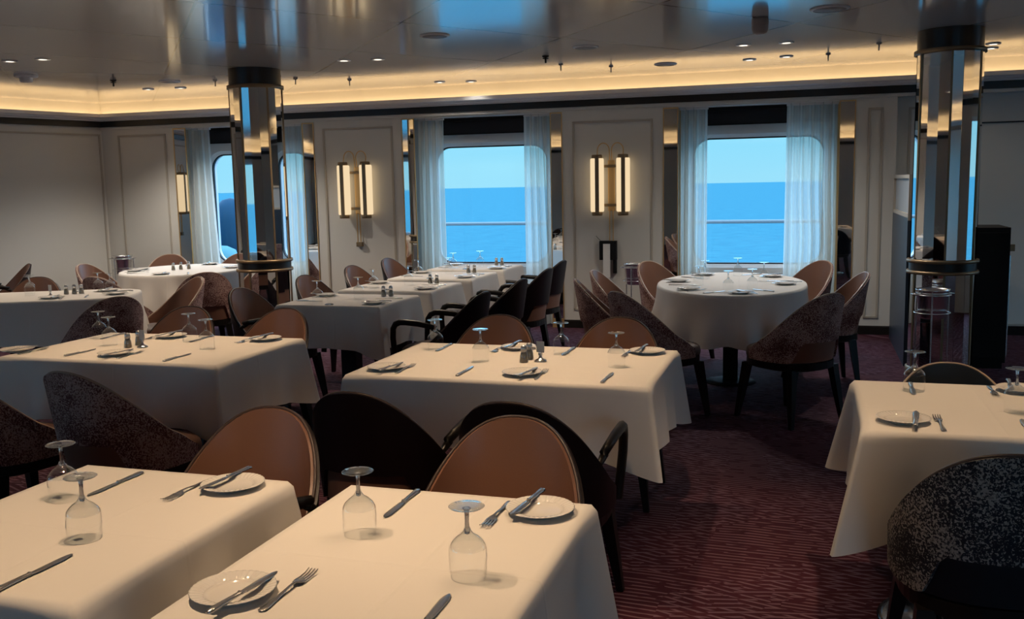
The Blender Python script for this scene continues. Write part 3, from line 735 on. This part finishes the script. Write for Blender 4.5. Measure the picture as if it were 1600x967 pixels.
def cloth_rect(hw, hd, drop, cd, seed, flare=.05, tip=.05):
    r = random.Random(seed); per = []
    def side(x0, y0, x1, y1, nx, ny):
        L = math.hypot(x1 - x0, y1 - y0); n = max(20, int(L / .028))
        for i in range(n):
            # denser near the corners
            t = i / n; t = t - math.sin(2 * PI * t) / (2 * PI) * .75
            s = t * L; d0 = s; d1 = L - s
            per.append((x0 + (x1 - x0) * t, y0 + (y1 - y0) * t, nx, ny, d0, d1))
    side(hw, -hd, hw, hd, 1, 0); side(hw, hd, -hw, hd, 0, 1); side(-hw, hd, -hw, -hd, -1, 0); side(-hw, -hd, hw, -hd, 0, -1)
    ph = [r.random() * 6 for _ in range(4)]
    ins = [((p[0] * (1 - .02 / hw), p[1] * (1 - .02 / hd), 0.)) for p in per]
    rows = [ins]; nv = 12
    def P(p, v):
        x, y, nx, ny, d0, d1 = p; d = min(d0, d1)
        c = math.exp(-(d / .085) ** 2)
        dr = drop + (cd - drop) * math.exp(-(d / .16) ** 1.6)
        # diagonal direction at a corner
        sx, sy = (1 if x > 0 else -1), (1 if y > 0 else -1)
        rip = .010 * math.sin(d0 * 17 + ph[0]) + .007 * math.sin(d0 * 31 + ph[1])
        dip = -.022 * math.exp(-((d - .17) / .06) ** 2)
        o = .006 + v * (flare * .45 + (rip + dip) * min(1, 2 * v)) * (1 - c)
        ox = nx * o; oy = ny * o
        q = c * (.006 + tip * v)
        ox += sx * q; oy += sy * q
        e = min(1, v * 30)
        return (x + ox * e, y + oy * e, -dr * v - .002 * e)
    for k in range(nv + 1):
        v = (k / nv) ** 1.25; rows.append([P(p, v) for p in per])
    m = MB(); m.grid(rows, True, True, flip=False)
    m.add(ins, [tuple(range(len(ins)))], False)
    return m
def cloth_oval(a, b, drop, seed, folds=13, square=None, amp=.045, p=2.):
    r = random.Random(seed); n = 200; rows = []; ins = []
    ph = r.random() * 6; ph2 = r.random() * 6
    for k in range(13):
        v = (k / 12) ** 1.2; row = []
        for i in range(n):
            t = 2 * PI * i / n
            w = (.5 + .5 * math.sin(folds * t + ph + .8 * math.sin(3 * t + ph2)))
            d = drop
            if square is not None:
                tt = (t - square) % (PI / 2) - PI / 4; cn = math.exp(-(tt / .30) ** 2); d = drop * (.55 + .75 * cn); w = .3 * w + 1.3 * cn * math.cos(tt * 9)
            o = .006 * min(1, v * 20) + v * (.012 + amp * 1.7 * w * min(1, 1.5 * v))
            xx, yy = sup(t, a + o, b + o, p); row.append((xx, yy, -d * v - .012 * v * w - .002 * min(1, v * 20)))
        rows.append(row)
    ins = [(x * .97, y * .97, 0) for x, y, z in rows[0]]
    m = MB(); m.grid([ins] + rows, True, True); m.add(ins, [tuple(range(n))], False); return m
TZ = .76
TABLES = {}
def lay_rect(key, x0, x1, y0, y1, tl, cl, drop=.275, cd=.345, ped='box', rz=0., tip=.05):
    x, y = (x0 + x1) / 2, (y0 + y1) / 2; hw, hd = (x1 - x0) / 2, (y1 - y0) / 2
    table(x, y, 'rect', hw, hd, rz, tl, ped)
    c = put('tablecloth', cloth_rect(hw, hd, drop, cd, hash(key) % 97 if False else len(TABLES) + 3, tip=tip), 'cloth', None, None, (x, y, TZ), rz)
    tag(c, cl, 'tablecloth', 'white tablecloths'); TABLES[key] = (x0, x1, y0, y1)
lay_rect('T1', -1.12, -.485, 1.34, 2.16, 'small pedestal table hidden under the front centre cloth', 'white tablecloth on the front centre table, filling the lower middle')
lay_rect('T2', -1.94, -1.30, 1.37, 2.15, 'small pedestal table hidden under the front left cloth', 'white tablecloth on the front left table, cut by the picture edge')
lay_rect('T3', -1.82, -.565, 3.50, 4.32, 'four-seat pedestal table in the middle of the room', 'white tablecloth on the middle table with two dark armchairs before it')
lay_rect('T4', -3.68, -2.49, 3.57, 4.33, 'four-seat pedestal table on the left, before the speckled chairs', 'white tablecloth on the left four-seat table, before a speckled chair')
lay_rect('T5', .175, .85, 3.02, 3.79, 'pedestal table with a ringed base at the right picture edge', 'white tablecloth with long hanging corners on the right-hand table', ped='disc', tip=.085, cd=.37)
ROWN = ('first', 'second', 'third', 'last')
for i, (a, b) in enumerate(((5.60, 6.26), (6.49, 7.14), (7.38, 8.04), (8.26, 8.84))):
    lay_rect('R%d' % i, -3.40 - .0 * i, -2.655, a, b, '%s pedestal table of the row running to the middle window' % ROWN[i], 'white tablecloth on the %s table of the row to the middle window' % ROWN[i])
def lay_oval(key, x, y, a, b, rz, tl, cl, **kw):
    table(x, y, 'oval', a, b, rz, tl)
    c = put('tablecloth', cloth_oval(a, b, kw.pop('drop', .30), len(TABLES) + 5, **kw), 'cloth', None, None, (x, y, TZ), rz)
    tag(c, cl, 'tablecloth', 'white tablecloths'); TABLES[key] = (x, y, a, b)
lay_oval('O1', -.555, 7.34, .545, .86, .06, 'oval pedestal table before the right window', 'white tablecloth in soft folds on the oval table by the right window', drop=.34)
lay_oval('O2', -5.93, 8.10, .60, .70, .3, 'large round pedestal table by the left window', 'white tablecloth on the large round table by the left window', drop=.34)
lay_oval('O3', -5.60, 5.84, .72, .37, .446, 'small round pedestal table near the windowless side wall', 'white tablecloth with hanging points on the narrow rounded table', drop=.32, amp=.03, p=3.6)

# ---------------------------------------------------------------- tableware
def goblet(x, y, lb):
    g = thing('wine_glass', lb, 'wine glass', (x, y, TZ), rnd.random() * 6, 'upturned wine glasses')
    put('shoulder', lambda: MB().lathe([(.0366, .060), (.0352, .065), (.031, .072), (.022, .081), (.0125, .0875), (.0080, .094), (.0060, .10)], 28), 'glass_thick', g, 'gl_sh')
    put('bowl', lambda: MB().lathe([(.0337, .0006), (.0345, .0), (.0351, .001), (.0365, .02), (.0375, .04), (.0366, .060)], 28), 'glass', g, 'gl_b')
    put('stem', lambda: MB().lathe([(0, .086), (.005, .0885), (.0058, .094), (.0044, .105), (.0040, .122), (.0052, .135), (.009, .140), (0, .141)], 20), 'solid_glass', g, 'gl_s')
    put('foot', lambda: MB().lathe([(0, .1395), (.02, .140), (.034, .1425), (.0355, .1435), (.034, .1445), (.02, .1448), (.0, .1448)], 28), 'glass_thick', g, 'gl_f')
def plate(x, y, lb):
    p = thing('bread_plate', lb, 'plate', (x, y, TZ), rnd.random() * 6, 'white bread plates')
    put('well', lambda: MB().lathe([(0, .0045), (.046, .0045), (.052, .006), (.0545, .009), (.0545, .005), (.048, .001), (0, .001)], 40), 'china', p, 'pl_w')
    def rim():
        n = 144; rows = []
        for r, z in ((.0535, .008), (.058, .0105), (.064, .0125), (.070, .0140), (.076, .0155), (.0795, .0165), (.0805, .0155), (.0795, .0148), (.066, .0105), (.054, .0045)):
            rows.append([((r + (.0009 if (j // 2) % 2 and .0765 < r else 0)) * math.cos(2 * PI * j / n), (r + (.0009 if (j // 2) % 2 and .0765 < r else 0)) * math.sin(2 * PI * j / n),
                          z + (.0014 if (j // 2) % 2 and .056 < r < .078 and z > .01 else 0)) for j in range(n)])
        return MB().grid(rows, True)
    put('rim', rim, 'china', p, 'pl_r', label='embossed china rim')
def flat_strip(sec):
    # sections (y, half width, z, thickness) along +Y
    m = MB(); rows = []
    for y, w, z, t in sec: rows.append([(-w, y, z), (-w * .6, y, z + t), (w * .6, y, z + t), (w, y, z), (w * .6, y, z - t * .3), (-w * .6, y, z - t * .3)])
    m.grid(rows, True); m.add(rows[0], [tuple(range(6))], False); m.add(rows[-1], [tuple(range(6))[::-1]], False); return m
def knife(x, y, d, lb, nm='table_knife', L=.205, z=0., tilt=0.):
    # x, y: end of the handle; d: direction to the tip
    k = thing(nm, lb, 'knife', (x, y, TZ + z), math.atan2(-d[0], d[1]), 'butter knives on bread plates' if nm == 'butter_knife' else 'silver table knives', rx=tilt)
    s = L / .205
    put('handle', lambda: flat_strip([(0, .004, .003, .003), (.004 * s, .0085, .003, .0045), (.02 * s, .0085, .003, .005), (.06 * s, .0065, .003, .0045), (.088 * s, .006, .003, .004), (.093 * s, .0078, .003, .0052), (.097 * s, .006, .003, .004)]), 'steel', k, ('kh', nm))
    put('blade', lambda: flat_strip([(.096 * s, .005, .003, .0016), (.102 * s, .0085, .003, .0016), (.14 * s, .0095, .003, .0013), (.18 * s, .0095, .003, .0012), (.196 * s, .007, .003, .001), (.205 * s, .002, .003, .0008)]), 'steel', k, ('kb', nm))
def fork(x, y, d, lb):
    f = thing('table_fork', lb, 'fork', (x, y, TZ), math.atan2(-d[0], d[1]), 'silver table forks')
    put('handle', lambda: flat_strip([(0, .004, .0025, .0012), (.004, .008, .0025, .0018), (.02, .0085, .0025, .002), (.06, .005, .004, .002), (.10, .003, .008, .002), (.118, .0035, .0085, .002), (.124, .010, .0065, .0015), (.135, .0125, .0045, .0014), (.142, .0125, .004, .0014)]), 'steel', f, 'fk_h')
    def tines():
        m = MB()
        for i in range(4):
            x = -.0102 + .0068 * i; rows = []
            for y, z, w in ((.138, .004, .0020), (.155, .003, .0018), (.172, .004, .0016), (.188, .008, .0009)):
                rows.append([(x - w, y, z), (x + w, y, z), (x + w, y, z + .0014), (x - w, y, z + .0014)])
            m.grid(rows, True, False)
        return m.box(-.0122, .0122, .134, .1415, .004, .0054)
    put('tines', tines, 'steel', f, 'fk_t')
def shaker(x, y, lb):
    s = thing('salt_shaker', lb, 'shaker', (x, y, TZ), 0, 'salt and pepper shakers')
    put('body', lambda: MB().lathe([(0, .001), (.019, .001), (.020, .006), (.017, .03), (.0125, .048), (.0115, .052)], 16), 'glass_thick', s, 'sk_b')
    put('filling', lambda: MB().lathe([(0, .003), (.0165, .003), (.0175, .007), (.0150, .030), (.0118, .044), (0, .045)], 16), 'salt', s, 'sk_f')
    put('cap', lambda: MB().lathe([(.0118, .046), (.0140, .048), (.0140, .064), (.0105, .073), (0, .076)], 16), 'steel', s, 'sk_c')
def card_stand(x, y, lb, card=True):
    s = thing('card_stand', lb, 'card holder', (x, y, TZ), -.25, 'small table card stands')
    put('base', lambda: MB().lathe([(0, 0), (.026, 0), (.027, .004), (.02, .009), (.010, .014), (.006, .022), (.005, .03), (0, .03)], 20), 'steel', s, 'cs_b')
    put('clip', lambda: MB().box(-.008, .008, -.005, .005, .028, .042, .001), 'steel', s, 'cs_c')
    put('card', lambda: MB().box(-.019, .019, -.0012, .0012, .040, .088), 'paper', s, 'cs_p')
def bud_vase(x, y, lb):
    s = thing('bud_vase', lb, 'vase', (x, y, TZ), 0, 'clear glass bud vases')
    put('base', lambda: MB().lathe([(0, .0005), (.030, .0005), (.031, .003), (.020, .007), (.008, .010), (0, .011)], 20), 'solid_glass', s, 'bv_b')
    put('tube', lambda: MB().lathe([(.008, .010), (.0135, .018), (.0145, .05), (.0155, .095)], 16), 'glass', s, 'bv_t')

SEEN = set()
def place(cx, cy, f, name, pl=(-.22, .11), fk=(-.13, .035), kn=(.13, .03), gl=(.13, .34), skip=(), jit=.012):
    """One cover. cx, cy: middle of the diner's table edge; f: unit vector the diner faces."""
    R = (f[1], -f[0]); J = lambda: (rnd.random() - .5) * 2 * jit
    def at(r, d): return (cx + R[0] * r + f[0] * d, cy + R[1] * r + f[1] * d)
    def rot(a): c, s = math.cos(a), math.sin(a); return (f[0] * c - f[1] * s, f[0] * s + f[1] * c)
    if 'plate' not in skip:
        x, y = at(pl[0] + J() * .4, pl[1] + J() * .4); plate(x, y, 'white bread plate at the ' + name)
        b = at(pl[0] + .022, pl[1] - .120); knife(*b, rot(-.11 + J()), 'butter knife on the plate at the ' + name, 'butter_knife', .20, .0155)
    if 'fork' not in skip: fork(*at(fk[0], fk[1] + J()), rot(J() * 3), 'silver fork at the ' + name)
    if 'knife' not in skip: knife(*at(kn[0], kn[1] + J()), rot(J() * 3), 'silver knife at the ' + name)
    if 'glass' not in skip: goblet(*at(gl[0], gl[1]), 'upside-down wine glass at the ' + name)

F, Nn = (0, -1), (0, 1)
place(-.805, 2.16, F, 'far place of the front centre table', (-.215, .09), (-.125, .03), (.125, .015), (.135, .315))
place(-.805, 1.34, Nn, 'near place of the front centre table', (-.225, .155), (-.135, .09), (.175, .055), (.178, .345))
place(-1.61, 2.15, F, 'far place of the front left table', (-.20, .085), (-.10, .03), (.12, .04), (.165, .27))
place(-1.61, 1.37, Nn, 'near place of the front left table', (-.2, .1), (-.12, .03), (.12, .015), (.085, .295))
for nm, x, y, f in (('left near place of the middle table', -1.49, 3.50, Nn), ('right near place of the middle table', -.89, 3.50, Nn), ('left far place of the middle table', -1.51, 4.32, F), ('right far place of the middle table', -.90, 4.32, F),
                    ('right near place of the left four-seat table', -2.93, 3.57, Nn), ('left near place of the left four-seat table', -3.50, 3.57, Nn), ('left far place of the left four-seat table', -3.43, 4.33, F), ('right far place of the left four-seat table', -2.87, 4.33, F)):
    if f is Nn: place(x, y, f, nm, (-.21, .14), (-.13, .06), (.14, .05), (.13, .385))
    else: place(x, y, f, nm, (-.215, .09), (-.13, .03), (.14, .02), (.16, .19))
place(.51, 3.02, Nn, 'near place of the right-hand table', (-.215, .14), (-.11, .035), (.13, .03), (.14, .35))
place(.51, 3.79, F, 'far place of the right-hand table', (-.22, .085), (-.125, .02), (.14, .02), (.14, .155))
for i in range(4):
    x0, x1, y0, y1 = TABLES['R%d' % i]; cy = (y0 + y1) / 2
    place(x0, cy, (1, 0), 'column-side place of the %s table in the row' % ROWN[i], (-.19, .10), (-.11, .03), (.11, .03), (.13, .20))
    place(x1, cy, (-1, 0), 'aisle-side place of the %s table in the row' % ROWN[i], (-.19, .10), (-.11, .03), (.11, .03), (.14, .37))
    shaker(x0 + .52, y1 - .09, 'left shaker of the pair on the %s table of the row' % ROWN[i]); shaker(x0 + .575, y1 - .085, 'right shaker of the pair on the %s table of the row' % ROWN[i])
    bud_vase(x0 + .36, y0 + .06, 'clear bud vase on the %s table of the row' % ROWN[i])
def around(key, rz, angs, names, **kw):
    x, y, a, b = TABLES[key]
    for t, nm in zip(angs, names):
        ca, sa = math.cos(t), math.sin(t); px, py = sup(t, a - .02, b - .02, 3.6 if key == 'O3' else 2.)
        nx, ny = ca / a, sa / b; l = math.hypot(nx, ny); nx, ny = nx / l, ny / l
        c, s = math.cos(rz), math.sin(rz)
        place(x + px * c - py * s, y + px * s + py * c, (-(nx * c - ny * s), -(nx * s + ny * c)), nm, (-.155, .14), (-.08, .05), (.09, .05), (.10, .28), **kw)
d2 = math.radians
around('O1', .06, [d2(q) for q in (-122, -58, 188, 142, 52, 3)], ['%s place of the oval table' % q for q in ('front left', 'front right', 'left', 'back left', 'back right', 'right')])
around('O2', .3, [d2(q) for q in (-150, -75, 190, 100, 20)], ['%s place of the large round table' % q for q in ('front left', 'front right', 'left', 'back', 'right')], skip=('glass',))
around('O3', .446, [d2(q) for q in (-75, 5, 75)], ['%s place of the narrow rounded table' % q for q in ('front', 'right', 'back')], skip=('glass',))
for x, y, lb in ((-5.83, 6.0, 'upside-down wine glass on the narrow rounded table, rear left of two overlapping'), (-5.72, 5.88, 'upside-down wine glass on the narrow rounded table, front left of two overlapping'),
                 (-5.37, 6.22, 'upside-down wine glass on the narrow rounded table, left of the rear pair'), (-5.24, 6.20, 'upside-down wine glass on the narrow rounded table, right of the rear pair')): goblet(x, y, lb)
shaker(-5.44, 5.95, 'left shaker on the narrow rounded table'); shaker(-5.40, 5.99, 'middle shaker on the narrow rounded table'); shaker(-5.36, 6.02, 'right shaker on the narrow rounded table')
card_stand(-5.47, 5.82, 'small stand with a white card on the narrow rounded table')
shaker(-5.98, 7.98, 'left shaker of three on the large round table'); shaker(-5.95, 8.06, 'middle shaker of three on the large round table'); shaker(-5.91, 8.13, 'right shaker of three on the large round table')
bud_vase(-5.95, 8.62, 'pale bud vase at the back of the large round table')
shaker(-1.17, 3.905, 'front shaker of the pair on the middle table'); shaker(-1.165, 3.975, 'rear shaker of the pair on the middle table'); card_stand(-1.105, 3.94, 'small stand with a card beside the middle table shakers')
shaker(-3.225, 3.91, 'front shaker of the pair on the left four-seat table'); shaker(-3.22, 3.985, 'rear shaker of the pair on the left four-seat table'); card_stand(-3.155, 3.93, 'small stand with a white card on the left four-seat table')

# ---------------------------------------------------------------- ice bucket stands
def ice_bucket(x, y, h, lb, mat='steel'):
    b = thing('ice_bucket_stand', lb, 'ice bucket', (x, y, 0), .4, 'ice buckets on stands')
    put('bucket', lambda: MB().lathe([(0, h - .21), (.085, h - .21), (.092, h - .20), (.112, h - .01), (.118, h), (.112, h), (.106, h - .012), (.086, h - .195), (0, h - .195)], 28), 'steel', b, ('ib', h))
    put('support_ring', lambda: MB().tube([(.122 * math.cos(2 * PI * i / 24), .122 * math.sin(2 * PI * i / 24), h - .04) for i in range(24)], .006, 6, close=True), 'steel', b, ('ir', h))
    put('lower_ring', lambda: MB().tube([(.122 * math.cos(2 * PI * i / 24), .122 * math.sin(2 * PI * i / 24), h - .17) for i in range(24)], .004, 6, close=True), 'steel', b, ('il', h))
    for k in range(3):
        t = 2 * PI * k / 3
        put('leg', lambda: MB().tube([(.124, 0, h - .03), (.124, 0, .25), (.15, 0, 0.004)], .006, 6), 'steel', b, ('ig', h), rz=t)
    for s in (0, PI): put('handle', lambda: MB().tube([(.112, -.03, h - .03), (.145, -.03, h - .035), (.145, .03, h - .035), (.112, .03, h - .03)], .005, 6), 'steel', b, ('ih', h), rz=s)
ice_bucket(-7.71, 9.36, .80, 'steel ice bucket on a stand in the left corner')
ice_bucket(-1.65, 9.42, .73, 'steel ice bucket on a stand beside the paper holder')
ice_bucket(.86, 7.44, .72, 'steel ice bucket on a stand before the right mirrored column')

# ---------------------------------------------------------------- deck machine outside
put('dome', MB().lathe([(0, 1.47), (.12, 1.44), (.25, 1.32), (.32, 1.12), (.34, .8), (.34, .02), (0, .02)], 28), 'hull', wn, None, (0, 0, 0))
put('housing', MB().box(-.42, .1, -.2, .25, .02, 1.30, .03), 'hull', wn)
put('drum', MB().lathe([(0, .02), (.26, .02), (.26, .58), (.22, .70), (.1, .76), (0, .77)], 28), 'hull_pale', wn, None, (.20, -.62, 0))
o = put('winch_deck', MB().box(-11, -7.5, 12.2, 14, -.3, -.05), 'rail'); o['kind'] = 'structure'

# ---------------------------------------------------------------- world, camera
wd = bpy.data.worlds.new('sky'); SC.world = wd; wd.use_nodes = True; nt = wd.node_tree; nt.nodes.clear()
N, L, M, mix = nodes(nt)
out = N('ShaderNodeOutputWorld'); bg = N('ShaderNodeBackground'); L(bg.outputs[0], out.inputs[0])
tc = N('ShaderNodeTexCoord'); sep = N('ShaderNodeSeparateXYZ'); L(tc.outputs['Generated'], sep.inputs[0])
rp = N('ShaderNodeValToRGB'); L(M('MAXIMUM', sep.outputs[2], 0.), rp.inputs[0])
el = rp.color_ramp.elements
el[0].position = 0.; el[0].color = (.34, .78, 1.0, 1); el[1].position = .05; el[1].color = (.28, .76, 1.02, 1)
e = el.new(.14); e.color = (.9, 2.3, 3.7, 1); e = el.new(.30); e.color = (2.7, 4.4, 6.4, 1); e = el.new(1.); e.color = (2.5, 4.0, 6.0, 1)
nz = N('ShaderNodeTexNoise', Scale=3., Detail=3.); mp = N('ShaderNodeMapping'); mp.inputs['Scale'].default_value = (1, 1, 9); L(tc.outputs['Generated'], mp.inputs[0]); L(mp.outputs[0], nz.inputs['Vector'])
L(mix(M('MULTIPLY', M('MAXIMUM', M('SUBTRACT', nz.outputs['Fac'], .45), 0.), .9), rp.outputs[0], (.42, .86, 1.0)), bg.inputs[0]); bg.inputs[1].default_value = 1.0

cam = bpy.data.cameras.new('camera'); co = bpy.data.objects.new('camera', cam); COL.objects.link(co); SC.camera = co
F_PX, PITCH, ROLL, YAW = 1492.5, .128845, -.0204523, .302626
cam.sensor_fit = 'HORIZONTAL'; cam.sensor_width = 36.; cam.lens = 36. * F_PX / 1600.; cam.clip_start = .05; cam.clip_end = 20000
fwd = Vector((-math.sin(YAW) * math.cos(PITCH), math.cos(YAW) * math.cos(PITCH), -math.sin(PITCH))); rt = Vector((math.cos(YAW), math.sin(YAW), 0)); up = rt.cross(fwd)
r2 = math.cos(ROLL) * rt + math.sin(ROLL) * up; u2 = -math.sin(ROLL) * rt + math.cos(ROLL) * up
mw = Matrix((r2, u2, -fwd)).transposed().to_4x4(); mw.translation = (0, 0, 1.52); co.matrix_world = mw

SC.view_settings.view_transform = 'Standard'; SC.view_settings.look = 'None'; SC.view_settings.gamma = 1.; SC.view_settings.exposure = 0.; SC.view_settings.use_curve_mapping = False
SC.cycles.use_denoising = True
SC.cycles.max_bounces = 10; SC.cycles.transparent_max_bounces = 20; SC.cycles.transmission_bounces = 8; SC.cycles.glossy_bounces = 5; SC.cycles.diffuse_bounces = 4
SC.cycles.sample_clamp_indirect = 4.0; SC.cycles.caustics_refractive = False; SC.cycles.caustics_reflective = False
